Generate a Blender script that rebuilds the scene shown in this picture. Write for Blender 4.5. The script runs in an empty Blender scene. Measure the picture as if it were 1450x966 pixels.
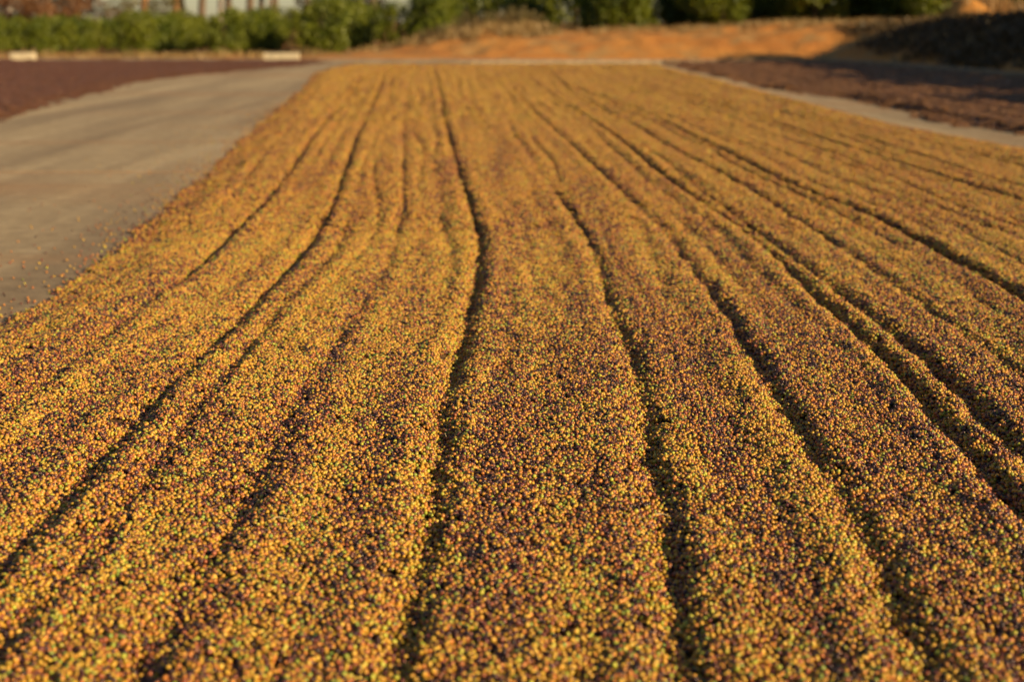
import bpy, math, random
import numpy as np

random.seed(7)
rng = np.random.default_rng(7)
R = math.radians
S = bpy.context.scene
C = S.collection

# ------------------------------------------------------------------ camera, sky, sun, exposure
cam = bpy.data.objects.new('camera', bpy.data.cameras.new('camera'))
C.objects.link(cam)
cam.location = (0, 0, 1.4)
cam.rotation_euler = (R(90 - 12.68), 0, 0)
cam.data.sensor_width = 36
cam.data.lens = 50
cam.data.clip_start = 0.05
cam.data.clip_end = 6000
cam.data.dof.use_dof = True
cam.data.dof.focus_distance = 4.75
cam.data.dof.aperture_fstop = 2.0
S.camera = cam

SUN_EL = 18.5
SUN_AZ = 125.0                      # clockwise from +Y: behind the camera, to the right
wd = bpy.data.worlds.new('World')
S.world = wd
wd.use_nodes = True
nt = wd.node_tree
sky = nt.nodes.new('ShaderNodeTexSky')
sky.sky_type = 'NISHITA'
sky.sun_disc = False
sky.sun_elevation = R(SUN_EL)
sky.sun_rotation = R(SUN_AZ)
sky.dust_density = 0.4
bg = nt.nodes['Background']
bg.inputs['Strength'].default_value = 0.05
nt.links.new(sky.outputs[0], bg.inputs['Color'])

sun = bpy.data.objects.new('sun', bpy.data.lights.new('sun', 'SUN'))
C.objects.link(sun)
sun.data.energy = 5.0
sun.data.angle = R(0.5)
sun.data.color = (1.0, 0.75, 0.41)
sun.rotation_euler = (R(90 - SUN_EL), 0, R(180 - SUN_AZ))   # the lamp's +Z axis points to the sun

S.view_settings.view_transform = 'Standard'
S.view_settings.look = 'None'
S.view_settings.exposure = 0.58
S.view_settings.gamma = 1.0
S.view_settings.use_curve_mapping = False

# ------------------------------------------------------------------ helpers
def tag(o, label=None, cat=None, group=None, kind=None):
    for k, v in (('label', label), ('category', cat), ('group', group), ('kind', kind)):
        if v:
            o[k] = v
    return o

def mesh(name, verts, faces, mat=None, smooth=False):
    me = bpy.data.meshes.new(name)
    me.from_pydata([tuple(v) for v in verts], [], [tuple(f) for f in faces])
    if mat:
        me.materials.append(mat)
    if smooth:
        me.polygons.foreach_set('use_smooth', [True] * len(me.polygons))
    me.update()
    return me

def fast_mesh(name, v, f, mat=None, smooth=True):
    """v (n,3), f (m,k) numpy arrays"""
    me = bpy.data.meshes.new(name)
    v = np.asarray(v, dtype=np.float32)
    f = np.asarray(f, dtype=np.int32)
    me.vertices.add(len(v))
    me.vertices.foreach_set('co', v.ravel())
    if len(f):
        k = f.shape[1]
        me.loops.add(f.size)
        me.loops.foreach_set('vertex_index', f.ravel())
        me.polygons.add(len(f))
        me.polygons.foreach_set('loop_start', np.arange(0, f.size, k, dtype=np.int32))
        me.polygons.foreach_set('loop_total', np.full(len(f), k, dtype=np.int32))
        me.polygons.foreach_set('use_smooth', np.full(len(f), smooth))
    if mat:
        me.materials.append(mat)
    me.update(calc_edges=True)
    return me

def link(name, me, parent=None, loc=None, rot=None):
    o = bpy.data.objects.new(name, me)
    C.objects.link(o)
    if parent:
        o.parent = parent
    if loc is not None:
        o.location = loc
    if rot is not None:
        o.rotation_euler = rot
    return o

def grid_faces(nr, nc):
    i = np.arange(nr - 1)[:, None] * nc + np.arange(nc - 1)[None, :]
    return np.stack([i, i + 1, i + nc + 1, i + nc], -1).reshape(-1, 4)

class Waves:
    """smooth 2D noise made of random sinusoids, about -1..1"""
    def __init__(self, seed, lx, ly, n=14):
        r = np.random.default_rng(seed)
        self.kx = r.normal(0, 1, n) * 2 * np.pi / lx * 0.6
        self.ky = r.normal(0, 1, n) * 2 * np.pi / ly * 0.6
        self.ph = r.uniform(0, 6.28, n)
        self.n = n
    def __call__(self, x, y):
        t = 0
        for a, b, p in zip(self.kx, self.ky, self.ph):
            t = t + np.sin(a * x + b * y + p)
        return t / math.sqrt(self.n) * 0.9

def sstep(t):
    t = np.clip(t, 0, 1)
    return t * t * (3 - 2 * t)

# ------------------------------------------------------------------ materials
def mat_new(name):
    m = bpy.data.materials.new(name)
    m.use_nodes = True
    return m, m.node_tree, m.node_tree.nodes['Principled BSDF']

def ramp(nt, fac, stops):
    n = nt.nodes.new('ShaderNodeValToRGB')
    els = n.color_ramp.elements
    while len(els) < len(stops):
        els.new(0.5)
    for e, (p, c) in zip(els, stops):
        e.position = p
        e.color = (*c, 1)
    nt.links.new(fac, n.inputs[0])
    return n.outputs[0]

def noise(nt, scale, detail=4, vec=None, rough=0.55, stretch=None):
    n = nt.nodes.new('ShaderNodeTexNoise')
    n.inputs['Scale'].default_value = scale
    n.inputs['Detail'].default_value = detail
    n.inputs['Roughness'].default_value = rough
    if vec is None:
        vec = nt.nodes.new('ShaderNodeTexCoord').outputs['Object']
    if stretch:
        mp = nt.nodes.new('ShaderNodeMapping')
        mp.inputs['Scale'].default_value = stretch[:3]
        if len(stretch) > 3:
            mp.inputs['Rotation'].default_value = (0, 0, stretch[3])
        nt.links.new(vec, mp.inputs[0])
        vec = mp.outputs[0]
    nt.links.new(vec, n.inputs['Vector'])
    return n.outputs['Fac']

def mix(nt, fac, a, b, mode='MIX'):
    n = nt.nodes.new('ShaderNodeMix')
    n.data_type = 'RGBA'
    n.blend_type = mode
    for sock, v in ((n.inputs[0], fac), (n.inputs[6], a), (n.inputs[7], b)):
        if hasattr(v, 'is_output'):
            nt.links.new(v, sock)
        elif isinstance(v, (int, float)):
            sock.default_value = v
        else:
            sock.default_value = (*v, 1)
    return n.outputs[2]

def bump(nt, bsdf, h, strength, dist=0.02):
    b = nt.nodes.new('ShaderNodeBump')
    b.inputs['Strength'].default_value = strength
    b.inputs['Distance'].default_value = dist
    nt.links.new(h, b.inputs['Height'])
    nt.links.new(b.outputs[0], bsdf.inputs['Normal'])

def cherry_mat():
    m, nt, p = mat_new('cherry_skin')
    a = nt.nodes.new('ShaderNodeAttribute')
    a.attribute_name = 'col'
    n = noise(nt, 260, 2)
    c = mix(nt, 1.0, a.outputs['Color'], ramp(nt, n, [(0.3, (0.72, 0.68, 0.66)), (0.7, (1.12, 1.1, 1.05))]), 'MULTIPLY')
    nt.links.new(c, p.inputs['Base Color'])
    p.inputs['Roughness'].default_value = 0.32
    p.inputs['Specular IOR Level'].default_value = 0.5
    return m

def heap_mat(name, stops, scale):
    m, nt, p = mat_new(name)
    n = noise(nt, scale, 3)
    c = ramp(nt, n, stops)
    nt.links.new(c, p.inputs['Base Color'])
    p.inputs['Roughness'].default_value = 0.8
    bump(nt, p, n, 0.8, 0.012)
    return m

M_CHERRY = cherry_mat()
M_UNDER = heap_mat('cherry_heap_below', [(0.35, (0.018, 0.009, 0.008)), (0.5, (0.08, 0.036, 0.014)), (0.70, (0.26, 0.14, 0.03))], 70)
M_DRIED = heap_mat('dried_cherry_heap', [(0.3, (0.04, 0.016, 0.010)), (0.5, (0.10, 0.042, 0.020)), (0.72, (0.18, 0.08, 0.038))], 45)

def concrete_mat():
    m, nt, p = mat_new('dusty_concrete')
    fine = noise(nt, 60, 8, rough=0.75)
    mid = noise(nt, 2.2, 5)
    streak = noise(nt, 1.0, 4, stretch=(3.2, 0.22, 1, 0.10))
    cross = noise(nt, 1.0, 3, stretch=(0.07, 0.55, 1))
    c = ramp(nt, mid, [(0.3, (0.50, 0.37, 0.205)), (0.7, (0.58, 0.445, 0.265))])
    wide = noise(nt, 1.0, 3, stretch=(0.9, 0.05, 1, 0.12))
    c = mix(nt, ramp(nt, wide, [(0.40, (0.0,) * 3), (0.64, (0.85,) * 3)]), c, (0.27, 0.19, 0.108))
    c = mix(nt, ramp(nt, streak, [(0.45, (0.0,) * 3), (0.66, (0.38,) * 3)]), c, (0.27, 0.195, 0.118))
    c = mix(nt, ramp(nt, streak, [(0.30, (0.3,) * 3), (0.45, (0.0,) * 3)]), c, (0.52, 0.42, 0.29))
    c = mix(nt, ramp(nt, cross, [(0.50, (0.0,) * 3), (0.66, (0.75,) * 3)]), c, (0.42, 0.25, 0.12))
    c = mix(nt, 1.0, c, ramp(nt, fine, [(0.3, (0.72,) * 3), (0.7, (1.18,) * 3)]), 'MULTIPLY')
    mott = noise(nt, 7, 6, rough=0.7)
    c = mix(nt, 1.0, c, ramp(nt, mott, [(0.32, (0.74, 0.72, 0.70)), (0.66, (1.1,) * 3)]), 'MULTIPLY')
    nt.links.new(c, p.inputs['Base Color'])
    p.inputs['Roughness'].default_value = 0.9
    bump(nt, p, fine, 0.5, 0.004)
    return m

def soil_mat(name, a, b, grass=None):
    m, nt, p = mat_new(name)
    n1 = noise(nt, 0.55, 6)
    n2 = noise(nt, 9, 6, rough=0.65)
    c = ramp(nt, n1, [(0.3, a), (0.68, b)])
    c = mix(nt, 1.0, c, ramp(nt, n2, [(0.25, (0.66,) * 3), (0.7, (1.16,) * 3)]), 'MULTIPLY')
    if grass:
        g = noise(nt, 0.8, 5, rough=0.7)
        c = mix(nt, ramp(nt, g, [(0.5, (0,) * 3), (0.6, (0.85,) * 3)]), c, grass)
    nt.links.new(c, p.inputs['Base Color'])
    p.inputs['Roughness'].default_value = 0.95
    bump(nt, p, n2, 0.9, 0.06)
    return m

def plain(name, col, var=0.25, scale=6, rough=0.8, bmp=0.3, stretch=None):
    m, nt, p = mat_new(name)
    n = noise(nt, scale, 5, stretch=stretch)
    c = ramp(nt, n, [(0.3, tuple(x * (1 - var) for x in col)), (0.7, tuple(min(1, x * (1 + var)) for x in col))])
    nt.links.new(c, p.inputs['Base Color'])
    p.inputs['Roughness'].default_value = rough
    if bmp:
        bump(nt, p, n, bmp, 0.01)
    return m

def leaf_mat(name, a, b, trans=0.25):
    m, nt, p = mat_new(name)
    at = nt.nodes.new('ShaderNodeAttribute')
    at.attribute_name = 'shade'
    oi = nt.nodes.new('ShaderNodeObjectInfo')
    c = ramp(nt, at.outputs['Fac'], [(0.0, a), (1.0, b)])
    c = mix(nt, 1.0, c, ramp(nt, oi.outputs['Random'], [(0, (0.8, 0.85, 0.75)), (1, (1.2, 1.12, 1.1))]), 'MULTIPLY')
    nt.links.new(c, p.inputs['Base Color'])
    p.inputs['Roughness'].default_value = 0.5
    tr = nt.nodes.new('ShaderNodeBsdfTranslucent')
    nt.links.new(c, tr.inputs['Color'])
    ms = nt.nodes.new('ShaderNodeMixShader')
    ms.inputs[0].default_value = trans
    nt.links.new(p.outputs[0], ms.inputs[1])
    nt.links.new(tr.outputs[0], ms.inputs[2])
    nt.links.new(ms.outputs[0], nt.nodes['Material Output'].inputs['Surface'])
    return m

M_CONC = concrete_mat()
M_SOIL = soil_mat('orange_soil', (0.42, 0.17, 0.05), (0.56, 0.27, 0.085))
M_BANK = soil_mat('orange_earth_with_straw', (0.45, 0.165, 0.03), (0.60, 0.265, 0.052), (0.38, 0.22, 0.075))
M_BLOCK = plain('pale_cast_concrete', (0.5, 0.42, 0.29), 0.2, 9, 0.9)
M_KERB_DIRTY = plain('soil_covered_kerb', (0.24, 0.165, 0.1), 0.35, 4, 0.95)
M_KERB = plain('weathered_kerb', (0.32, 0.25, 0.17), 0.3, 5, 0.9)
M_COFFEE = leaf_mat('coffee_leaf', (0.05, 0.08, 0.005), (0.18, 0.205, 0.012))
M_EUCA = leaf_mat('eucalyptus_leaf', (0.05, 0.06, 0.025), (0.12, 0.12, 0.05))
M_DRYLEAF = leaf_mat('dry_leaf', (0.12, 0.05, 0.02), (0.26, 0.125, 0.05))
M_DARKLEAF = leaf_mat('dark_brown_green_leaf', (0.035, 0.03, 0.012), (0.09, 0.065, 0.025))
M_SCRUB = leaf_mat('scrub_leaf', (0.10, 0.09, 0.03), (0.24, 0.19, 0.075))
M_STRAW = leaf_mat('straw', (0.26, 0.17, 0.07), (0.42, 0.29, 0.13), 0.3)
M_SHADE_LEAF = leaf_mat('weed_leaf', (0.055, 0.038, 0.017), (0.14, 0.09, 0.038))  # dark brown leaves, their colour stands in for deep shade on the earth bank
M_BARK = plain('grey_brown_bark', (0.13, 0.09, 0.06), 0.3, 8, 0.9)
M_BARK_RED = plain('orange_bark', (0.42, 0.2, 0.09), 0.35, 3, 0.85, 0.3, (1, 1, 0.3))
M_BARK_PALE = plain('pale_bark', (0.52, 0.45, 0.38), 0.3, 3, 0.85, 0.3, (1, 1, 0.3))
M_TWIG = plain('dry_twig', (0.5, 0.38, 0.2), 0.2, 30, 0.8)
M_GREENLEAF = plain('fresh_leaf', (0.14, 0.3, 0.05), 0.2, 30, 0.5)
# plan of the furrows: (x, y, depth share)
FURROWS = [
    [(-2.36, 42.89, 0.4), (-1.8, 34.47, 0.7), (-1.33, 26.87, 1), (-0.94, 20.08, 1), (-0.65, 15.55, 1), (-0.42, 12.11, 1), (-0.3, 10.47, 1.1), (-0.19, 8.62, 1.1), (-0.18, 7.63, 1.1), (-0.2, 6.34, 1.1), (-0.23, 5.3, 1.1), (-0.24, 4.71, 1.1), (-0.22, 3.84, 1), (-0.22, 3.41, 1), (-0.24, 3.06, 1), (-0.26, 2.77, 1)] ,
    [(-0.49, 40.42, 0.2), (-0.13, 25.63, 0.2), (0.16, 16.49, 0.15), (0.31, 12.38, 0.15), (0.4, 10.39, 0.7), (0.46, 9.21, 0.8), (0.49, 8.09, 0.7), (0.47, 6.66, 0.8), (0.49, 5.77, 0.8), (0.49, 5.3, 0.7), (0.45, 4.62, 0.7), (0.42, 3.96, 0.9), (0.41, 3.45, 1), (0.37, 3.06, 1), (0.35, 2.75, 0.9)] ,
    [(-0.3, 40.42, 0.3), (0.0, 29.72, 0.3), (0.36, 20.83, 0.5), (0.61, 16.49, 0.6), (0.8, 12.97, 0.7), (0.91, 10.47, 0.5), (1.0, 9.06, 0.5), (0.99, 7.85, 0.7), (1.0, 6.66, 0.8), (0.97, 5.65, 0.9), (0.96, 4.98, 0.9), (0.95, 4.38, 0.9), (0.95, 3.9, 0.9), (0.93, 3.41, 0.8), (0.91, 3.14, 0.8), (0.85, 2.77, 0.8)] ,
    [(0.3, 40.42, 0.2), (0.41, 33.25, 0.3), (0.86, 23.47, 0.4), (1.15, 18.72, 0.6), (1.27, 15.55, 0.8), (1.32, 12.67, 0.8), (1.44, 10.47, 0.8), (1.52, 9.06, 0.8), (1.52, 7.85, 0.9), (1.5, 6.66, 1), (1.52, 5.84, 1.1), (1.49, 5.14, 1.1), (1.45, 4.5, 1.1), (1.44, 4.09, 1.1), (1.4, 3.69, 1.1)] ,
    [(1.45, 12.97, 0.4), (1.52, 11.12, 0.6), (1.57, 9.37, 0.7), (1.61, 8.09, 0.7), (1.63, 6.93, 0.7), (1.66, 6.34, 0.8), (1.66, 5.77, 1), (1.66, 5.19, 1), (1.61, 4.62, 1), (1.58, 4.19, 1)] ,
    [(1.01, 37.71, 0.4), (1.12, 26.87, 0.6), (1.38, 22.52, 0.8), (1.61, 18.72, 0.8), (1.77, 14.33, 0.7), (1.91, 11.84, 0.7), (1.94, 10.08, 0.6), (1.97, 8.62, 0.6)] ,
    [(1.01, 37.71, 0.5), (1.13, 30.7, 0.8), (1.74, 24.51, 0.8), (2.0, 20.83, 0.8), (2.1, 18.11, 0.8), (2.23, 14.33, 0.9), (2.33, 11.59, 1), (2.49, 10.08, 1), (2.52, 8.76, 1), (2.53, 7.67, 1.1), (2.51, 6.84, 1.1)] ,
    [(2.74, 36.25, 0.3), (2.98, 29.72, 0.6), (3.31, 24.51, 0.8), (3.51, 20.08, 0.9), (3.59, 16.01, 0.8), (3.7, 13.97, 0.7), (3.79, 12.0, 0.7), (3.86, 10.68, 0.8)] ,
    [(3.71, 29.72, 0.2), (3.91, 24.51, 0.3), (4.04, 20.83, 0.4), (4.1, 17.53, 0.5), (4.14, 14.56, 0.6), (4.12, 12.67, 0.6), (4.18, 11.59, 0.6)] ,
    [(2.95, 25.63, 0.3), (3.02, 20.83, 0.4), (3.07, 17.53, 0.5), (3.31, 14.72, 0.5), (3.3, 12.67, 0.4), (3.25, 10.27, 0.5), (3.34, 9.21, 0.4)] ,
    [(-3.31, 37.71, 1), (-2.84, 31.39, 1.2), (-2.27, 23.47, 0.7), (-1.84, 16.99, 0.9), (-1.52, 12.97, 1.1), (-1.28, 9.89, 1), (-1.23, 8.62, 0.9), (-1.24, 7.31, 0.9), (-1.25, 5.9, 0.8), (-1.28, 5.52, 0.9), (-1.28, 4.84, 1), (-1.27, 4.27, 1), (-1.28, 3.93, 1.1), (-1.27, 3.58, 1.1), (-1.26, 3.29, 1.1)] ,
    [(-2.94, 35.34, 0.9), (-1.99, 23.47, 0.4), (-1.49, 14.72, 0.2), (-1.16, 9.89, 0.3), (-1.04, 8.48, 0.5), (-1.07, 7.41, 0.4), (-1.1, 6.66, 0.4), (-1.1, 5.77, 0.7), (-1.11, 5.35, 0.7), (-1.1, 4.71, 0.8), (-1.08, 4.19, 0.8), (-1.08, 3.78, 0.9), (-1.09, 3.41, 1), (-1.1, 3.1, 1), (-1.12, 2.89, 1.1)] ,
    [(-2.5, 35.34, 0.2), (-1.73, 23.47, 0.3), (-1.26, 16.49, 0.5), (-0.78, 10.27, 0.5), (-0.69, 7.85, 0.3), (-0.74, 5.9, 0.4), (-0.77, 5.08, 0.5), (-0.77, 4.46, 0.6), (-0.75, 3.84, 0.7), (-0.75, 3.41, 0.8), (-0.76, 3.02, 0.8), (-0.79, 2.75, 0.9)] ,
    [(-3.59, 34.47, 0.9), (-2.82, 24.51, 0.7), (-2.45, 18.11, 0.8), (-2.04, 13.29, 0.9), (-1.87, 10.89, 0.9), (-1.79, 9.06, 0.9), (-1.73, 7.63, 0.8), (-1.77, 6.66, 0.4), (-1.76, 5.52, 0.4), (-1.76, 4.71, 0.5)] ,
]

# ------------------------------------------------------------------ the ground, patio and bank
def line(pts):
    a = np.array(pts)
    return a[:, 0], a[:, 1]

# foot of the earth bank round the patio (plan view), from far beyond the frame's one side round the back and down the other
BANK_FOOT = np.array([(-40, 72), (-20, 64), (-12, 58.5), (-7.4, 55.6), (0, 55.2), (6, 54.6), (11.6, 53.2), (12.9, 46), (13.5, 38),
                      (14.3, 26), (14.8, 12), (15.2, -20)], float)

def foot_distance(x, y):
    """signed distance to the bank's foot: positive on the bank"""
    best = np.full(np.shape(x), 1e9)
    sign = np.ones(np.shape(x))
    for (ax, ay), (bx, by) in zip(BANK_FOOT[:-1], BANK_FOOT[1:]):
        dx, dy = bx - ax, by - ay
        L2 = dx * dx + dy * dy
        t = np.clip(((x - ax) * dx + (y - ay) * dy) / L2, 0, 1)
        d = np.hypot(x - ax - t * dx, y - ay - t * dy)
        s = np.where(dx * (y - ay) - dy * (x - ax) > 0, 1.0, -1.0)
        m = d < best
        best = np.where(m, d, best)
        sign = np.where(m, s, sign)
    return best * sign

W_B1, W_B2, W_B3 = Waves(1, 5, 5), Waves(2, 1.3, 1.3), Waves(21, 0.5, 0.5)
TOPX = [-60, -9.5, -7.2, -5.5, -3.7, -0.75, 5.2, 10, 16.8, 19.5, 60]
TOPZ = [0.0, 0.0, 0.08, 0.28, 0.62, 0.86, 1.02, 1.18, 1.45, 1.7, 1.9]

def bank_z(x, y):
    d = foot_distance(x, y)
    top = np.interp(x, TOPX, TOPZ)
    top = np.where(y < 52, np.maximum(top, 1.55 + 0 * x), top)
    s = np.clip(d / 6.0, 0, 1)
    prof = 0.62 * np.clip(d / 2.6, 0, 1) ** 0.8 + 0.38 * sstep(s)
    k = np.clip(d, 0, 1)
    z = top * prof + k * (0.07 * W_B1(x, y) + 0.05 * W_B2(x, y) + 0.02 * W_B3(x, y)) * np.clip(top * 1.3, 0.15, 1)
    z = z + 0.35 * np.exp(-((x - 0.3) ** 2 / 2.0 + (y - 62.5) ** 2 / 4)) * k + 0.5 * np.exp(-((x + 1.6) ** 2 / 3.5 + (y - 61.5) ** 2 / 5)) * k      # the scrubby hillock
    z = z + 0.85 * np.exp(-((x - 16.9) ** 2 / 0.7 + (y - 54.5) ** 2 / 1.2))      # loose heap of orange earth
    return np.where(d > 0, z, -0.012 + 0.25 * np.clip(d, -0.3, 0))

def ground_h(x, y):
    return float(max(-0.03, bank_z(np.array(float(x)), np.array(float(y)))))

tag(link('ground', mesh('ground', [(-2500, -200, -0.05), (2500, -200, -0.05), (2500, 5000, -0.05), (-2500, 5000, -0.05)], [(0, 1, 2, 3)], M_SOIL)),
    'flat orange soil reaching out past the coffee rows', None, None, 'structure')

xs = np.concatenate([np.arange(-45, -12, 1.0), np.arange(-12, 26, 0.22), np.arange(26, 60, 1.2)])
ys = np.concatenate([np.arange(-20, 34, 0.9), np.arange(34, 66, 0.22), np.arange(66, 130, 1.6)])
gx, gy = np.meshgrid(xs, ys)
gz = bank_z(gx, gy)
f = grid_faces(len(ys), len(xs))
keep = (foot_distance(gx, gy).ravel()[f] > -0.6).any(1)
f = f[keep]
used, inv = np.unique(f, return_inverse=True)
bv = np.stack([gx, gy, gz], -1).reshape(-1, 3)[used]
tag(link('earth_bank', fast_mesh('earth_bank', bv, inv.reshape(f.shape), M_BANK)),
    'bare orange earth bank with dry straw along its top', None, None, 'structure')

# the patio: two slabs of concrete with a soil-filled joint between them
def slab(name, y0, y1, label):
    x0, x1 = -48, 15.6
    v, n = [], 2
    ring = [(x0, y0), (x1, y0), (x1, y1), (x0, y1)]
    if y1 > 40:
        ring = [(x0, y0), (x1 - 0.7, y0), (14.25, 26), (13.45, 38), (12.85, 46), (11.55, 53.15), (6, 54.5), (0, 55.1), (-7.4, 55.5), (-14, 56), (-48, 56)]
    k = len(ring)
    v = [(x, y, 0.0) for x, y in ring] + [(x, y, -0.12) for x, y in ring]
    fs = [tuple(range(k))] + [(i, i + k, (i + 1) % k + k, (i + 1) % k) for i in range(k)]
    return tag(link(name, mesh(name, v, fs, M_CONC)), label, None, None, 'structure')

slab('concrete_patio', -12, 13.56, 'dusty grey brown concrete drying patio')
slab('concrete_patio', 13.61, 56, 'dusty concrete patio beyond the orange joint')
tag(link('soil_joint', mesh('soil_joint', [(-48, 13.56, -0.003), (15, 13.56, -0.003), (15, 13.61, -0.003), (-48, 13.61, -0.003)], [(0, 1, 2, 3)], M_SOIL)),
    'thin orange soil line filling the joint across the concrete', None, None, 'structure')

def kerb(name, pts, w, h, label, mat=M_KERB):
    """low kerb along a plan polyline, rough top"""
    out = []
    for (ax, ay), (bx, by) in zip(pts[:-1], pts[1:]):
        n = max(2, int(math.hypot(bx - ax, by - ay) / 0.35))
        for i in range(n):
            t = i / n
            out.append((ax + (bx - ax) * t, ay + (by - ay) * t))
    out.append(pts[-1])
    v, fs = [], []
    for i, (x, y) in enumerate(out):
        a = out[max(i - 1, 0)]
        b = out[min(i + 1, len(out) - 1)]
        L = math.hypot(b[0] - a[0], b[1] - a[1])
        nx, ny = -(b[1] - a[1]) / L, (b[0] - a[0]) / L
        e = random.uniform(-0.012, 0.012)
        q = h + e
        for s, z in ((-.5, -0.1), (-.5, q - 0.02), (-.42, q), (.42, q), (.5, q - 0.02), (.5, -0.1)):
            v.append((x + nx * s * w, y + ny * s * w, z))
        if i:
            o = i * 6
            fs += [(o - 6 + j, o - 6 + (j + 1) % 6, o + (j + 1) % 6, o + j) for j in range(6)]
    k = len(out) * 6
    fs += [(0, 5, 4, 3, 2, 1), tuple(range(k - 6, k))]
    return tag(link(name, mesh(name, v, fs, mat)), label, None, None, 'structure')

kerb('concrete_kerb', [(-1.4, 49.3), (5.1, 49.7)], 0.3, 0.11, 'pale low concrete kerb behind the drying bed')
kerb('concrete_kerb', [(5.3, 50.6), (11.0, 50.6), (12.2, 45.5), (12.9, 38), (13.7, 26), (14.2, 10)], 0.3, 0.13, 'soil covered kerb curving along the foot of the earth bank', M_KERB_DIRTY)

# ------------------------------------------------------------------ the drying bed: furrowed heap of cherries
LEFT_Y = [-3, 4.0, 6.42, 7.09, 8.03, 9.72, 12.56, 15.69, 21.61, 30.82, 40.2, 46.4]
LEFT_X = [-2.35, -2.36, -2.36, -2.38, -2.4, -2.55, -2.77, -3.06, -3.61, -4.45, -5.4, -5.5]
RIGHT_Y = [-3, 12, 15.95, 17.62, 20.53, 24.34, 30.82, 39.11, 46.4]
RIGHT_X = [5.75, 5.75, 5.7, 5.43, 5.3, 5.08, 5.05, 4.8, 4.75]
Y0, Y1 = 0.3, 46.6
W_E1, W_E2 = Waves(3, 1.4, 1.4), Waves(4, 0.3, 0.3)
W_L1, W_L2, W_A = Waves(5, 0.8, 4.0), Waves(6, 0.2, 0.6), Waves(7, 1.2, 1.4)
W_A2 = Waves(33, 0.16, 0.3)
W_L3 = Waves(31, 0.3, 1.8)

def bed_edges(y):
    return np.interp(y, LEFT_Y, LEFT_X), np.interp(y, RIGHT_Y, RIGHT_X)

def build_lines():
    out = []
    traced = []
    for pts in FURROWS:
        a = np.array(sorted(pts, key=lambda q: q[1]))
        traced.append((a[:, 1], a[:, 0], a[:, 2]))
    yy = np.linspace(0, 47, 400)
    rows = []
    for ys_, xs_, am in traced:
        xx = np.interp(yy, ys_, xs_)
        aa = np.interp(yy, ys_, am)
        k = np.exp(-((np.arange(-8, 9)) / 3.0) ** 2)
        k /= k.sum()
        xx = np.convolve(np.pad(xx, 8, 'edge'), k, 'valid')
        # a line that leaves the picture goes on beside its neighbours, a little shallower
        aa = np.where(yy < ys_[0] - 0.3, np.minimum(aa, 0.7), aa)
        ext = (yy > ys_[-1]) & (ys_[-1] < 30)
        aa = np.where(ext, 0, aa)
        rows.append((xx, aa))
    for i, (xx, aa) in enumerate(rows):
        out.append((xx, aa * (1.3 if i in (3, 4, 6) else 1.0), 0.043, 0.05))
    r = np.random.default_rng(11)
    base = [rows[i][0] for i in (13, 10, 0, 2, 3, 6, 7)]
    le, re = bed_edges(yy)
    fam = [le + 0.15] + base + [re - 0.15]
    fam = np.sort(np.array(fam), axis=0)
    for a, b in zip(fam[:-1], fam[1:]):
        gap = float(np.median((b - a)[40:300]))
        n = max(2, int(gap / 0.2))
        for j in range(1, n + 1):
            t = (j + r.uniform(-.25, .25)) / (n + 1)
            wob = 0.045 * np.sin(yy * r.uniform(.3, .6) + r.uniform(0, 6)) + 0.025 * np.sin(yy * r.uniform(.9, 1.8) + r.uniform(0, 6))
            am = np.clip(0.16 + 0.12 * np.sin(yy * r.uniform(.12, .3) + r.uniform(0, 6)) + 0.10 * np.sin(yy * r.uniform(.5, .9) + r.uniform(0, 6)), 0.02, 0.36) * np.interp(yy, [6, 14], [0.75, 1.35])
            out.append((a + (b - a) * t + wob * np.clip(gap, .3, 1), am, r.uniform(.03, .055), 0.045))
    return yy, out

YY, LINES = build_lines()

def bed_h(x, y):
    """height of the heap and the depth share of the groove at (x, y)"""
    le, re = bed_edges(y)
    wob = 0.06 * W_E1(x, y) + 0.04 * W_E2(x, y)
    e = np.minimum(np.minimum(x - le, re - x), (Y1 - y) * 0.8) + wob
    z = 0.075 + 0.004 * W_L1(x, y) + 0.0035 * W_L2(x, y) + 0.003 * W_L3(x, y)
    g = np.zeros(np.shape(x))
    ridge = np.zeros(np.shape(x))
    vary = 0.97 + 0.2 * W_A(x, y) + 0.14 * W_A2(x, y)
    for xx, aa, w, dep in LINES:
        s = x - np.interp(y, YY, xx)
        near = np.abs(s) < 0.45
        if not near.any():
            continue
        a = np.interp(y, YY, aa) * vary
        s = s + 0.006 * W_E2(x, y) + 0.003 * W_A2(x, y)
        ww = w * np.interp(y, [2.5, 4.5, 6, 9, 20, 40], [1.4, 1.15, 1.0, 0.95, 1.0, 1.15])
        g = np.maximum(g, np.where(near, a * np.exp(-(s / ww) ** 2), 0))
        ridge = np.maximum(ridge, np.where(near, a * np.exp(-((np.abs(s) - 2.3 * w) / (1.5 * w)) ** 2), 0))
    z = z + 0.006 * ridge - np.interp(y, [2.5, 5, 9, 20, 40], [0.024, 0.032, 0.037, 0.043, 0.048]) * np.clip(g, 0, 1.4)
    z = np.maximum(z, 0.008)
    ramp_ = sstep((e + 0.02) / 0.5)
    return np.where(e > -0.03, 0.004 + (z - 0.004) * ramp_, -0.02), g, e

# sheet below the loose cherries
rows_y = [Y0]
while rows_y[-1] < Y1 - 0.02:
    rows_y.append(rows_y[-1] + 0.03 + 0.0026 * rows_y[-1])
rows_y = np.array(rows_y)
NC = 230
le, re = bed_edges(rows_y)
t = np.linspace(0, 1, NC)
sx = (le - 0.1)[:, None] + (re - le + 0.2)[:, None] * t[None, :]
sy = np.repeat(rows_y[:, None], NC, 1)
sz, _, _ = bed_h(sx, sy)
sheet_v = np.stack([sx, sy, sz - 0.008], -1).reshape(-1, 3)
sheet_f = grid_faces(len(rows_y), NC)

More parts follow.
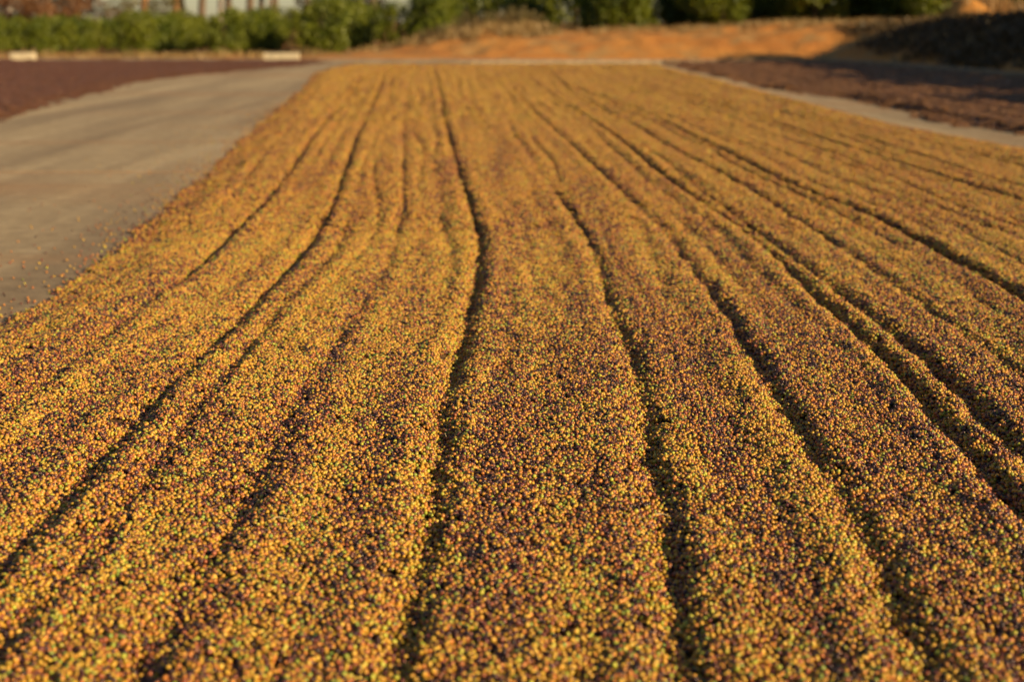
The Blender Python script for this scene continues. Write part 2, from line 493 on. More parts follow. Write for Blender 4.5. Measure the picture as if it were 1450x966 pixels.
# ------------------------------------------------------------------ patches of cherries for the bulk
def icosphere(sub):
    t = (1 + 5 ** .5) / 2
    v = [(-1, t, 0), (1, t, 0), (-1, -t, 0), (1, -t, 0), (0, -1, t), (0, 1, t), (0, -1, -t), (0, 1, -t), (t, 0, -1), (t, 0, 1), (-t, 0, -1), (-t, 0, 1)]
    f = [(0, 11, 5), (0, 5, 1), (0, 1, 7), (0, 7, 10), (0, 10, 11), (1, 5, 9), (5, 11, 4), (11, 10, 2), (10, 7, 6), (7, 1, 8), (3, 9, 4), (3, 4, 2), (3, 2, 6), (3, 6, 8), (3, 8, 9), (4, 9, 5), (2, 4, 11), (6, 2, 10), (8, 6, 7), (9, 8, 1)]
    v = [np.array(p) / np.linalg.norm(p) for p in v]
    for _ in range(sub):
        mid, nf = {}, []
        def m(a, b):
            k = (min(a, b), max(a, b))
            if k not in mid:
                p = v[a] + v[b]
                v.append(p / np.linalg.norm(p))
                mid[k] = len(v) - 1
            return mid[k]
        for a, b, c in f:
            x, y, z = m(a, b), m(b, c), m(c, a)
            nf += [(a, x, z), (b, y, x), (c, z, y), (x, y, z)]
        f = nf
    return np.array(v), np.array(f)

ICO = [icosphere(0), icosphere(1), icosphere(2)]

YEL = [(0.60, 0.37, 0.042), (0.57, 0.32, 0.034), (0.68, 0.46, 0.07), (0.50, 0.325, 0.036)]
ORA = [(0.50, 0.20, 0.035), (0.44, 0.165, 0.045), (0.56, 0.25, 0.06)]
DRK = [(0.10, 0.03, 0.03), (0.055, 0.022, 0.028), (0.17, 0.05, 0.04), (0.23, 0.10, 0.055), (0.035, 0.018, 0.016)]
RED = [(0.36, 0.11, 0.055), (0.30, 0.09, 0.06)]
GRN = [(0.42, 0.46, 0.05), (0.26, 0.36, 0.06), (0.56, 0.52, 0.08)]
FAMILIES = {'gold': (.49, .20, .22, .02, .07), 'mixed': (.34, .22, .34, .03, .07), 'plum': (.22, .20, .46, .06, .06)}
BROWNS = [(0.115, 0.044, 0.020), (0.15, 0.062, 0.026), (0.075, 0.031, 0.018), (0.185, 0.08, 0.033), (0.045, 0.021, 0.014)]

RUSTS = [(0.22, 0.108, 0.042), (0.27, 0.132, 0.048), (0.13, 0.06, 0.026), (0.34, 0.17, 0.055), (0.07, 0.034, 0.02)]

def pick_col(r, fam):
    if fam == 'brown':
        c = BROWNS[r.integers(len(BROWNS))]
    elif fam == 'rust':
        c = RUSTS[r.integers(len(RUSTS))]
    else:
        g = (YEL, ORA, DRK, RED, GRN)[r.choice(5, p=FAMILIES[fam])]
        c = g[r.integers(len(g))]
    return np.clip(np.array(c) * r.uniform(.8, 1.15) * r.uniform(.93, 1.07, 3), 0, 0.95)

def rand_rot(r):
    q = r.normal(size=4)
    q /= np.linalg.norm(q)
    w, x, y, z = q
    return np.array([[1 - 2 * (y * y + z * z), 2 * (x * y - z * w), 2 * (x * z + y * w)],
                     [2 * (x * y + z * w), 1 - 2 * (x * x + z * z), 2 * (y * z - x * w)],
                     [2 * (x * z - y * w), 2 * (y * z + x * w), 1 - 2 * (x * x + y * y)]])

def cherry_geo(r, sub, fam, size=0.0056):
    """one cherry: plump oval, flattened tip, blush over one side"""
    bv, bf = ICO[sub]
    s = size * r.uniform(.78, 1.18)
    v = bv * np.array([0.97, 0.92 * r.uniform(.92, 1.04), 1.12])
    v[:, 2] -= 0.12 * np.clip(bv[:, 2] - 0.85, 0, 1) * 3
    if r.random() < .25:                                   # a withered one
        v *= 1 + r.normal(0, .07, (len(v), 1))
    c = pick_col(r, fam)
    d = r.normal(size=3)
    d /= np.linalg.norm(d)
    k = np.clip((bv @ d) * 0.5 + 0.35, 0, 1)[:, None]
    blush = c * np.array([0.92, 0.78, 0.72])
    col = c * (1 - k) + blush * k
    return (v * s) @ rand_rot(r).T, bf, col

def make_patch(name, rad, sub, fam, seed, size=0.0056, second=0.36):
    r = np.random.default_rng(seed)
    step = size * 1.9
    V, F, K, off = [], [], [], 0
    n = int(rad / step) + 2
    spots = []
    for i in range(-n, n + 1):
        for j in range(-n, n + 1):
            x = (i + 0.5 * (j % 2)) * step + r.normal(0, step * .17)
            y = j * step * .87 + r.normal(0, step * .17)
            q = math.hypot(x, y)
            if q < rad * r.uniform(.86, 1.06):
                spots.append((x, y, r.uniform(-.55, .5) * size))
                if r.random() < second:
                    spots.append((x + step * .5 + r.normal(0, step * .15), y + r.normal(0, step * .2), size * r.uniform(1.0, 1.75)))
    for x, y, z in spots:
        v, f, c = cherry_geo(r, sub, fam, size)
        V.append(v + np.array([x, y, z]))
        F.append(f + off)
        K.append(c)
        off += len(v)
    me = fast_mesh(name, np.concatenate(V), np.concatenate(F), M_CHERRY, True)
    a = me.attributes.new('col', 'FLOAT_COLOR', 'POINT')
    kk = np.concatenate(K)
    a.data.foreach_set('color', np.concatenate([kk, np.ones((len(kk), 1))], 1).astype(np.float32).ravel())
    return bpy.data.objects.new(name, me)

def patch_collection(name, kinds):
    col = bpy.data.collections.new(name)
    i = 0
    for rad, sub, fam, size, count in kinds:
        for k in range(count):
            col.objects.link(make_patch('%s_%03d' % (name, i), rad, sub, fam, 100 + i, size))
            i += 1
    return col

NV = 6
BED_KINDS = []
for rad, sub, size in ((0.034, 1, 0.0056), (0.056, 0, 0.0068), (0.09, 0, 0.0090), (0.036, 0, 0.0074), (0.019, 1, 0.0056)):
    for fam in ('gold', 'mixed', 'plum'):
        BED_KINDS.append((rad, sub, fam, size, NV))
BED_COL = patch_collection('cherry_patch', BED_KINDS)
DRIED_COL = patch_collection('dried_patch', [(0.17, 0, 'brown', 0.013, 8), (0.06, 0, 'brown', 0.010, 4)])
RUST_COL = patch_collection('rust_patch', [(0.15, 0, 'rust', 0.012, 8), (0.06, 0, 'rust', 0.010, 4)])

def instancer(o, col):
    ng = bpy.data.node_groups.new('scatter_' + col.name, 'GeometryNodeTree')
    ng.interface.new_socket('Geometry', in_out='INPUT', socket_type='NodeSocketGeometry')
    ng.interface.new_socket('Geometry', in_out='OUTPUT', socket_type='NodeSocketGeometry')
    N, L = ng.nodes, ng.links
    gi, go = N.new('NodeGroupInput'), N.new('NodeGroupOutput')
    ci = N.new('GeometryNodeCollectionInfo')
    ci.inputs['Collection'].default_value = col
    ci.inputs['Separate Children'].default_value = True
    ci.inputs['Reset Children'].default_value = True
    ip = N.new('GeometryNodeInstanceOnPoints')
    ip.inputs['Pick Instance'].default_value = True
    def attr(nm, typ):
        n = N.new('GeometryNodeInputNamedAttribute')
        n.data_type = typ
        n.inputs['Name'].default_value = nm
        return [s for s in n.outputs if s.enabled and s.name == 'Attribute'][0]
    L.new(gi.outputs[0], ip.inputs['Points'])
    L.new(attr('is_point', 'BOOLEAN'), ip.inputs['Selection'])
    L.new(ci.outputs[0], ip.inputs['Instance'])
    L.new(attr('idx', 'INT'), ip.inputs['Instance Index'])
    L.new(attr('rot', 'FLOAT_VECTOR'), ip.inputs['Rotation'])
    L.new(attr('scl', 'FLOAT'), ip.inputs['Scale'])
    j = N.new('GeometryNodeJoinGeometry')
    L.new(ip.outputs[0], j.inputs[0])
    L.new(gi.outputs[0], j.inputs[0])
    L.new(j.outputs[0], go.inputs[0])
    md = o.modifiers.new('scatter', 'NODES')
    md.node_group = ng

def scatter_object(name, sheet_v, sheet_f, P, ROT, IDX, SCL, mat, col):
    n0 = len(sheet_v)
    me = fast_mesh(name, np.concatenate([sheet_v, P]), sheet_f, mat, True)
    z = np.zeros(n0)
    for nm, typ, key, arr in (('is_point', 'BOOLEAN', 'value', np.concatenate([z, np.ones(len(P))]).astype(bool)),
                              ('idx', 'INT', 'value', np.concatenate([z, IDX]).astype(np.int32)),
                              ('scl', 'FLOAT', 'value', np.concatenate([z, SCL]).astype(np.float32)),
                              ('rot', 'FLOAT_VECTOR', 'vector', np.concatenate([np.zeros((n0, 3)), ROT]).astype(np.float32).ravel())):
        a = me.attributes.new(nm, typ, 'POINT')
        a.data.foreach_set(key, arr)
    o = link(name, me)
    instancer(o, col)
    return o

def euler_for(nrm, spin):
    z = nrm / np.linalg.norm(nrm, axis=1, keepdims=True)
    x0 = np.cross(np.array([0.0, 1.0, 0.0]), z)
    x0 /= np.linalg.norm(x0, axis=1, keepdims=True)
    y0 = np.cross(z, x0)
    c, s = np.cos(spin)[:, None], np.sin(spin)[:, None]
    x = x0 * c + y0 * s
    y = np.cross(z, x)
    return np.stack([np.arctan2(y[:, 2], z[:, 2]), -np.arcsin(np.clip(x[:, 2], -1, 1)), np.arctan2(x[:, 1], x[:, 0])], 1)

def hexpoints(x0, x1, y0, y1, s, r, jit=0.22):
    nx, ny = int((x1 - x0) / s) + 1, int((y1 - y0) / (s * .87)) + 1
    i, j = np.meshgrid(np.arange(nx), np.arange(ny))
    x = x0 + (i + 0.5 * (j % 2)) * s
    y = y0 + j * s * .87
    x = x + r.normal(0, jit * s, x.shape)
    y = y + r.normal(0, jit * s, y.shape)
    return x.ravel(), y.ravel()

W_C1, W_C2, W_C3 = Waves(8, 0.3, 5.0), Waves(9, 1.3, 2.6), Waves(10, 0.12, 0.15)

def bed_points():
    X, Y, K = [], [], []
    bands = [(Y0, 9.0, 0.0475, 0, 4), (9.0, 19.5, 0.081, 1, 3), (19.5, Y1, 0.135, 2, 3)]
    for ya, yb, s, big, small in bands:
        x, y = hexpoints(-5.7, 5.9, ya, yb, s, rng)
        m = (np.abs(x) < 0.385 * y + (1.0 if y.min() < 9 else 1.5)) if big < 2 else np.ones(len(x), bool)
        _, g, e = bed_h(x, y)
        m &= e > 0.0
        if small:
            m &= ~((g > 0.30) | (e < (0.05, 0.12, 0.12)[big]))
        X.append(x[m]); Y.append(y[m]); K.append(np.full(m.sum(), big))
        if small is not None:
            x, y = hexpoints(-5.7, 5.9, ya, yb, (0.027, 0.055, 0.07)[big], rng)
            m = (np.abs(x) < 0.385 * y + 0.8)
            _, g, e = bed_h(x, y)
            m &= (e > 0.0) & ((g > 0.30) | (e < 0.12))
            if big == 0:
                m &= ((g > 0.25) & (g > 0.2)) | (e < 0.07)
            if big == 2:
                m &= (g > 0.5) | (e < 0.12)
            X.append(x[m]); Y.append(y[m]); K.append(np.full(m.sum(), small))
    x, y, k = np.concatenate(X), np.concatenate(Y), np.concatenate(K)
    z, g, e = bed_h(x, y)
    z = z + np.where(k == 4, rng.normal(0, 0.0035, len(x)), 0)
    d = 0.012 + 0.002 * (y > 9)
    zx = (bed_h(x + d, y)[0] - bed_h(x - d, y)[0]) / (2 * d)
    zy = (bed_h(x, y + d)[0] - bed_h(x, y - d)[0]) / (2 * d)
    zx, zy = np.clip(zx, -1.3, 1.3), np.clip(zy, -1.0, 1.0)
    nrm = np.stack([-zx, -zy, np.ones(len(x))], 1)
    rot = euler_for(nrm, rng.uniform(0, 6.283, len(x)))
    mixv = 0.78 * W_C1(x + 0.0016 * np.clip(y - 9, 0, 60) ** 2, y) + 0.42 * W_C2(x, y) + 0.35 * W_C3(x, y) + rng.normal(0, .3, len(x)) - 0.5 * (e < 0.16) + 0.2 - 0.52 * np.exp(-((y - 4.8) / 1.8) ** 2) + 0.12 * sstep((y - 8) / 5) - 0.22 * sstep((9 - y) / 4)
    fam = np.where(mixv > 0.15, 0, np.where(mixv > -0.62, 1, 2))
    idx = k * 3 * NV + fam * NV + rng.integers(0, NV, len(x))
    return np.stack([x, y, z], 1), rot, idx, rng.uniform(.94, 1.08, len(x))

P, ROT, IDX, SCL = bed_points()
print('bed patches', len(P))
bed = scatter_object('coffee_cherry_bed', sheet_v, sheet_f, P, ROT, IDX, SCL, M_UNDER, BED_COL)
tag(bed, 'long furrowed bed of yellow, orange and plum coffee cherries drying on the patio', 'coffee cherries', None, 'stuff')

# ------------------------------------------------------------------ single cherries
CHERRY_WORDS = []
def cherry_mesh(seed, cols, nm):
    r = np.random.default_rng(seed)
    v, f, c = cherry_geo(r, 2, 'gold')
    base = np.array(cols[r.integers(len(cols))])
    c = base[None, :] * (0.85 + 0.2 * r.random((len(v), 1)))
    k = sstep((v[:, 0:1] / 0.0056) * 0.5 + 0.4)
    c = c * (1 - 0.25 * k * np.array([[0.3, 1, 1]]))
    me = fast_mesh(nm, v, f, M_CHERRY, True)
    a = me.attributes.new('col', 'FLOAT_COLOR', 'POINT')
    a.data.foreach_set('color', np.concatenate([c, np.ones((len(c), 1))], 1).astype(np.float32).ravel())
    return me

KIND_WORDS = [('ripe yellow', YEL, .36), ('orange', ORA, .22), ('dark plum', DRK[:3], .32), ('green', GRN[:2], .10)]
CH_MESH = {w: [cherry_mesh(900 + 10 * i + k, cols, 'coffee_cherry') for k in range(5)] for i, (w, cols, _) in enumerate(KIND_WORDS)}

def put_cherry(x, y, z, label, group, share=(.36, .22, .32, .10)):
    w = KIND_WORDS[rng.choice(4, p=share)][0]
    o = link('coffee_cherry', random.choice(CH_MESH[w]), None, (x, y, z), tuple(rng.uniform(0, 6.28, 3)))
    s = rng.uniform(.9, 1.12)
    o.scale = (s, s, s)
    tag(o, label % w, 'coffee cherry', group % w)

n = 0
taken = []
while n < 250:
    x, y = rng.uniform(-1.12, 1.12), rng.uniform(2.86, 3.16)
    if abs(x) > 0.355 * y + 0.02 or any((x - a) ** 2 + (y - b) ** 2 < 0.015 ** 2 for a, b in taken):
        continue
    taken.append((x, y))
    z, g, e = bed_h(np.array([x]), np.array([y]))
    put_cherry(x, y, float(z[0]) + 0.011, '%s coffee cherry lying on top of the furrowed bed at its near end', '%s cherries lying loose on top of the near bed')
    n += 1

# cherries strewn over the bare concrete beside the bed: the larger ones singly, the rest as one
stray = []
while len(stray) < 3200:
    y = rng.uniform(5.2, 26)
    l_, r_ = bed_edges(y)
    dd = rng.exponential(0.085 if rng.random() < .7 else 0.36) - 0.08
    x = l_ - 0.02 - dd
    if abs(x) < 0.385 * y + 0.3:
        stray.append((x, y))
for i in range(160):
    y = rng.uniform(16, 40)
    stray.append((float(bed_edges(y)[1]) + 0.02 + rng.exponential(0.12), y))
stray.sort(key=lambda q: math.hypot(*q))
vis = [q for q in stray if abs(q[0]) < 0.358 * q[1] and q[0] < 0]
single = set(vis[:70])
for q in vis[:70]:
    put_cherry(q[0], q[1], 0.006, '%s coffee cherry strewn singly on the bare concrete beside the bed', '%s cherries strewn on the bare concrete', (.2, .2, .52, .08))
V, F, K, off = [], [], [], 0
rr = np.random.default_rng(77)
for q in stray:
    if q in single:
        continue
    v, f, c = cherry_geo(rr, 1 if q[1] < 10 else 0, 'plum' if rr.random() < .75 else 'mixed')
    V.append(v + np.array([q[0], q[1], 0.006])); F.append(f + off); K.append(c); off += len(v)
me = fast_mesh('strewn_cherries', np.concatenate(V), np.concatenate(F), M_CHERRY, True)
a = me.attributes.new('col', 'FLOAT_COLOR', 'POINT')
kk = np.concatenate(K)
a.data.foreach_set('color', np.concatenate([kk, np.ones((len(kk), 1))], 1).astype(np.float32).ravel())
tag(link('strewn_cherries', me), 'scatter of small coffee cherries along the edges of the bed', 'coffee cherries', None, 'stuff')

# a few dry stalks and green leaves caught in the bed
def stalk(x, y, ang, L, bend, label):
    pts = [(t * L - L / 2, bend * math.sin(math.pi * t), 0.004 * math.sin(5 * t)) for t in np.linspace(0, 1, 8)]
    v, fs = [], []
    for i, p in enumerate(pts):
        rad = 0.0017 * (1 - 0.45 * i / 7)
        for k in range(6):
            a_ = k * math.pi / 3
            v.append((p[0], p[1] + rad * math.cos(a_), p[2] + rad * math.sin(a_)))
        if i:
            o = i * 6
            fs += [(o - 6 + k, o - 6 + (k + 1) % 6, o + (k + 1) % 6, o + k) for k in range(6)]
    fs += [tuple(range(5, -1, -1)), tuple(range(42, 48))]
    z = float(bed_h(np.array([x]), np.array([y]))[0][0])
    tag(link('dry_stalk', mesh('dry_stalk', v, fs, M_TWIG, True), None, (x, y, z + 0.017), (0.05, 0.08, ang)), label, 'stalk', 'dry stalks caught in the drying bed')

stalk(-0.21, 4.52, 1.35, 0.06, 0.012, 'curved pale dry stalk in the dark middle furrow')
stalk(0.42, 3.72, 0.1, 0.07, 0.006, 'straight straw coloured stalk beside a furrow near the cherries in focus')
stalk(-0.62, 3.62, 0.5, 0.055, 0.004, 'short dry stalk on the ridge beside the middle furrow')
stalk(0.86, 8.15, 0.8, 0.06, 0.01, 'pale bent stalk farther up the bed past the focus')

def green_leaf(x, y, ang, L, label):
    v, fs = [], []
    for i, t in enumerate(np.linspace(0, 1, 7)):
        w = 0.19 * L * math.sin(math.pi * t ** 0.8) + 0.0004
        zc = 0.012 * math.sin(3 * t) * L / 0.06
        v += [(t * L, -w, zc + w * .35), (t * L, 0, zc), (t * L, w, zc + w * .35)]
        if i:
            o = i * 3
            fs += [(o - 3, o - 2, o + 1, o), (o - 2, o - 1, o + 2, o + 1)]
    me = mesh('coffee_leaf', v, fs, M_GREENLEAF, True)
    z = float(bed_h(np.array([x]), np.array([y]))[0][0])
    o = link('coffee_leaf', me, None, (x, y, z + 0.012), (0.1, -0.1, ang))
    md = o.modifiers.new('thickness', 'SOLIDIFY')
    md.thickness = 0.0006
    tag(o, label, 'leaf')

green_leaf(-0.56, 5.55, 0.6, 0.035, 'small green leaf lying on the bed between two furrows')
green_leaf(-0.38, 4.9, 2.2, 0.028, 'tiny green leaf scrap close to the middle furrow')

# ------------------------------------------------------------------ beds of dried brown cherries either side
def dried_bed(name, ly, lx, ry, rx, y0, y1, fur, label, spacing, seed):
    ys_ = np.arange(y0, y1, 0.16)
    lx_, rx_ = np.interp(ys_, ly, lx), np.interp(ys_, ry, rx)
    nc = 170
    t = np.linspace(0, 1, nc)
    x = lx_[:, None] + (rx_ - lx_)[:, None] * t
    y = np.repeat(ys_[:, None], nc, 1)
    wv, wv2 = Waves(seed, 0.9, 3), Waves(seed + 1, 0.5, 0.5)
    def hh(x, y):
        l, r = np.interp(y, ly, lx), np.interp(y, ry, rx)
        e = np.minimum(np.minimum(x - l, r - x), np.minimum(y - y0, y1 - y)) + 0.14 * wv2(x, y) + 0.12 * wv(x, y) - 0.2
        z = 0.05 + (0.003 if fur else 0.008) * wv(x, y) + 0.004 * wv2(x, y)
        if fur:
            z = z + 0.028 * np.sin((x + 0.03 * (y - 20) + 0.05 * wv(x * .3, y * .5)) * 2 * np.pi / 0.72)
        return np.where(e > 0, 0.003 + z * sstep(e / 0.3), -0.03), e
    z, e = hh(x, y)
    sv = np.stack([x, y, z], -1).reshape(-1, 3)
    px, py = hexpoints(min(lx) - .1, max(rx) + .1, y0, y1, spacing, rng, 0.3)
    z, e = hh(px, py)
    m = (e > 0.16) & (np.abs(px) < 0.40 * py + 1.0)
    px, py = px[m], py[m]
    ki = rng.integers(0, 8, len(px))
    qx, qy = hexpoints(min(lx) - .3, max(rx) + .3, y0, y1, 0.10, rng, 0.35)
    e = hh(qx, qy)[1] + rng.exponential(0.07, len(qx))
    m = (e > 0.0) & (e < 0.32) & (np.abs(qx) < 0.38 * qy + 0.6)
    px, py = np.concatenate([px, qx[m]]), np.concatenate([py, qy[m]])
    ki = np.concatenate([ki, rng.integers(8, 12, m.sum())])
    z = np.maximum(hh(px, py)[0], 0.004)
    d = 0.03
    nrm = np.stack([-(hh(px + d, py)[0] - hh(px - d, py)[0]) / (2 * d), -(hh(px, py + d)[0] - hh(px, py - d)[0]) / (2 * d), np.ones(len(px))], 1)
    nrm[:, :2] = np.clip(nrm[:, :2], -.6, .6)
    rot = euler_for(nrm, rng.uniform(0, 6.28, len(px)))
    o = scatter_object(name, sv, grid_faces(len(ys_), nc), np.stack([px, py, z], 1), rot, ki, np.ones(len(px)), M_DRIED, RUST_COL if fur else DRIED_COL)
    return tag(o, label, 'coffee cherries', None, 'stuff')

dried_bed('dried_cherry_bed', [13, 52], [-40, -40], [13, 17, 21.1, 24.8, 28.7, 32.5, 37.6, 41.9, 46.6, 52], [-7.3, -7.2, -7.4, -8.0, -8.3, -8.7, -8.6, -7.8, -6.9, -6.4],
          13, 51.6, False, 'smooth bed of dark reddish brown dried cherries in front of the coffee hedge', 0.34, 41)
dried_bed('dried_cherry_bed', [3, 14, 18, 20.1, 24.3, 27, 29.9, 37.6, 46.6], [6.75, 6.6, 6.35, 6.0, 6.2, 6.0, 5.5, 5.25, 5.1], [3, 26, 38, 46, 49.5], [13.6, 13.2, 12.3, 11.6, 10.6],
          3, 49.3, True, 'ridged bed of brown drying cherries half in tree shade beside the earth bank', 0.25, 51)

# ------------------------------------------------------------------ concrete blocks
def block(x, y, L, D, H, rz, label):
    nx, ny, nz = 14, 4, 4
    r = np.random.default_rng(int(abs(x) * 100))
    import bmesh
    bm = bmesh.new()
    bmesh.ops.create_cube(bm, size=1)
    bmesh.ops.subdivide_edges(bm, edges=bm.edges[:], cuts=5, use_grid_fill=True)
    for v in bm.verts:
        c = v.co
        edge = sum(abs(abs(q) - .5) < 1e-4 for q in c)
        k = 1 - 0.018 * (edge == 2) - 0.03 * (edge == 3)
        v.co = (c.x * L * (1 - (1 - k) * .4) + r.normal(0, .003), c.y * D * k + r.normal(0, .003), (c.z * k + .5) * H + r.normal(0, .003))
    me = bpy.data.meshes.new('concrete_block')
    bm.to_mesh(me)
    bm.free()
    me.materials.append(M_BLOCK)
    o = link('concrete_block', me, None, (x, y, 0.0), (0, 0, rz))
    return tag(o, label, 'concrete block', 'pale concrete blocks at the rim of the patio')

block(-17.6, 52.2, 0.82, 0.4, 0.31, 0.02, 'short pale concrete block in front of the low end of the coffee hedge')
block(-8.2, 51.6, 1.24, 0.4, 0.31, -0.03, 'long pale concrete block where the brown bed meets the bare track')

# ------------------------------------------------------------------ plants
def tube(path, radii, sides=7):
    v, fs = [], []
    P_ = [np.array(p, float) for p in path]
    for i, p in enumerate(P_):
        d = P_[min(i + 1, len(P_) - 1)] - P_[max(i - 1, 0)]
        d /= np.linalg.norm(d)
        a_ = np.cross(d, (0.13, 0.97, 0.2)); a_ /= np.linalg.norm(a_)
        b_ = np.cross(d, a_)
        for k in range(sides):
            t = 2 * math.pi * k / sides
            v.append(p + radii[i] * (a_ * math.cos(t) + b_ * math.sin(t)))
        if i:
            o = i * sides
            fs += [(o - sides + k, o - sides + (k + 1) % sides, o + (k + 1) % sides, o + k) for k in range(sides)]
    return v, fs

def tubes_mesh(name, tubes, mat):
    V, F = [], []
    for path, rad in tubes:
        v, f = tube(path, rad)
        F += [tuple(i + len(V) for i in q) for q in f]
        V += v
    return mesh(name, V, F, mat, True)

def leaf_cloud(name, centers, size, mat, seed, droop=0.3, aspect=0.45):
    """one bent leaf (two quads) per centre (n,4: x,y,z,shade)"""
    r = np.random.default_rng(seed)
    n = len(centers)
    c = centers[:, :3]
    ax = r.normal(size=(n, 3)); ax[:, 2] -= droop
    ax /= np.linalg.norm(ax, axis=1, keepdims=True)
    up = r.normal(size=(n, 3)) * .7 + np.array([0, 0, 1.0])
    sd = np.cross(ax, up); sd /= np.linalg.norm(sd, axis=1, keepdims=True)
    nn = np.cross(sd, ax)
    L = size * r.uniform(.7, 1.3, (n, 1))
    w = L * aspect * .5
    V = np.stack([c - ax * L * .5, c - ax * L * .05 + sd * w, c - ax * L * .05 - sd * w + nn * 0, c + ax * L * .5 - nn * L * .12], 1)
    V[:, 0] -= nn * L * .05
    f = np.arange(n)[:, None] * 4
    F = np.concatenate([f + np.array([0, 2, 1]), f + np.array([1, 2, 3])])
    me = fast_mesh(name, V.reshape(-1, 3), F, mat, False)
    a = me.attributes.new('shade', 'FLOAT', 'POINT')
    a.data.foreach_set('value', np.repeat(centers[:, 3], 4).astype(np.float32))
    return me

def bush_geo(seed, h, w, n, mat, size, clumps=26, low=0.06, name='crown', columnar=1.0):
    r = np.random.default_rng(seed)
    cc = []
    for _ in range(clumps):
        t = r.uniform(0.0, 1)
        z = h * (low + (0.94 - low) * t)
        prof = (0.78 + 0.22 * math.sin(math.pi * min(1, t * 1.15))) if t < .62 else math.sqrt(max(0.02, 1 - ((t - .62) / .42) ** 2))
        rad = w * .5 * prof * columnar
        a = r.uniform(0, 6.283)
        q = rad * math.sqrt(r.uniform(.25, 1)) * .82
        cc.append((q * math.cos(a), q * math.sin(a), z, r.uniform(.17, .3) * w * .8, r.uniform(.15, 1)))
    pts = []
    for k in range(n):
        x, y, z, s, sh = cc[r.integers(len(cc))]
        d = r.normal(size=3); d /= np.linalg.norm(d)
        q = s * r.uniform(.55, 1.08)
        p = (x + d[0] * q, y + d[1] * q, max(0.03, z + d[2] * q * .85), np.clip(sh + r.normal(0, .18), 0, 1))
        pts.append(p)
    return leaf_cloud(name, np.array(pts), size, mat, seed + 1), cc

def bush_trunk(seed, h, cc, mat, rad=0.03):
    r = np.random.default_rng(seed)
    tubes = [([(0, 0, -.1), (0.01, 0.02, h * .4), (0.03, -.02, h * .85)], [rad, rad * .7, rad * .25])]
    for x, y, z, s, sh in cc[:9]:
        tubes.append(([(0.01, 0.01, z * .55), (x * .5, y * .5, z * .85), (x, y, z)], [rad * .4, rad * .3, rad * .12]))
    return tubes_mesh('trunk', tubes, mat)

COFFEE = []
for k in range(6):
    h = (1.95, 2.15, 2.05, 2.3, 1.9, 2.2)[k]
    crown, cc = bush_geo(300 + k, h, (1.75, 1.9, 1.7, 2.0, 1.85, 1.9)[k], 2600, M_COFFEE, 0.17, 34)
    COFFEE.append((crown, bush_trunk(320 + k, h, cc, M_BARK)))

def coffee(x, y, label, sc=1.0, group='coffee bushes planted in rows behind the patio', k=None):
    k = random.randrange(6) if k is None else k
    o = link('coffee_bush', None, None, (x, y, ground_h(x, y) - 0.02), (0, 0, random.uniform(0, 6.28)))
    s = sc * random.uniform(.94, 1.06)
    o.scale = (s, s, s * random.uniform(.95, 1.05))
    link('crown', COFFEE[k][0], o)
    link('trunk', COFFEE[k][1], o)
    return tag(o, label, 'coffee bush', group)

ROWX = [-28.9, -24.7, -20.7, -16.5, -12.4, -8.1, -3.6, 0.6, 4.75, 8.9, 12.9, 17.5, 21.6, 25.8]
FRONTY = [64, 63.5, 63.5, 63, 62.5, 62, 63.2, 72, 62.5, 62.5, 62.5, 60, 60, 60]
WHERE = ['past the short concrete block', 'behind the short concrete block', 'nearly behind the short concrete block', 'between the two concrete blocks',
         'behind the gap before the long concrete block', 'beside the long concrete block', 'where the orange bank starts to rise', 'behind the scrubby hillock',
         'standing first on the orange bank', 'standing second on the orange bank', 'standing third on the orange bank', 'standing fourth on the orange bank by the earth heap', 'behind the straw on the bank', 'last on the shaded bank']
for rx, fy, wh in zip(ROWX, FRONTY, WHERE):
    for j in range(12):
        y = fy + j * 1.35 + random.uniform(-.15, .15)
        if y > 82:
            break
        sc = 0.72 if rx < -18 else 0.8 if rx < -15 else 0.9 if rx < -10 else 1.04 if rx < 3 else 1.42
        lab = ('leafy coffee bush fronting the row ' if j == 0 else 'coffee bush back in the row ') + wh
        o = coffee(rx + random.uniform(-.15, .15), y, lab, sc)
        if j:
            o['group'] = 'coffee bushes back in the row ' + wh

# a row planted across behind the others
for i in range(42):
    x = -33 + i * 1.2
    o = coffee(x + random.uniform(-.2, .2), 83.5 + random.uniform(-.3, .3), 'coffee bush in the row that crosses behind the others', 0.76 if x < -15 else 0.92 if x < -10 else 1.1 if x < 2 else 1.6, 'coffee bushes in the cross row')

# the row along the side of the patio, whose shade falls over the brown bed
for i, y in enumerate(np.arange(8, 47.5, 1.5)):
    coffee(18.3 + random.uniform(-.4, .5), float(y), 'tall coffee bush on the bank along the shaded side of the patio', 1.24, 'coffee bushes along the shaded side of the patio')
for i in range(4):  # unseen low bushes, added to shade the bank face but not the tussock
    coffee(20.6 + i * .7, 50 + i, 'low coffee bush added out of view to shade the corner of the bank', .5, 'low coffee bushes added out of view to shade the bank')

# scrub on the hillock and reddish dry shrubs under the eucalyptus
SCRUB = [bush_geo(400 + k, 0.75, 1.1, 700, M_SCRUB, 0.1, 18) for k in range(3)]
SCRUB = [(m, bush_trunk(410 + k, 0.75, cc, M_BARK, .015)) for k, (m, cc) in enumerate(SCRUB)]
def shrub(x, y, s, label, geo, name='dry_shrub', cat='shrub', group=None):
    o = link(name, None, None, (x, y, ground_h(x, y) - 0.02), (0, 0, random.uniform(0, 6.28)))
    o.scale = (s, s, s)
    m, t = random.choice(geo)
    link('crown', m, o)
    link('trunk', t, o)
    return tag(o, label, cat, group)

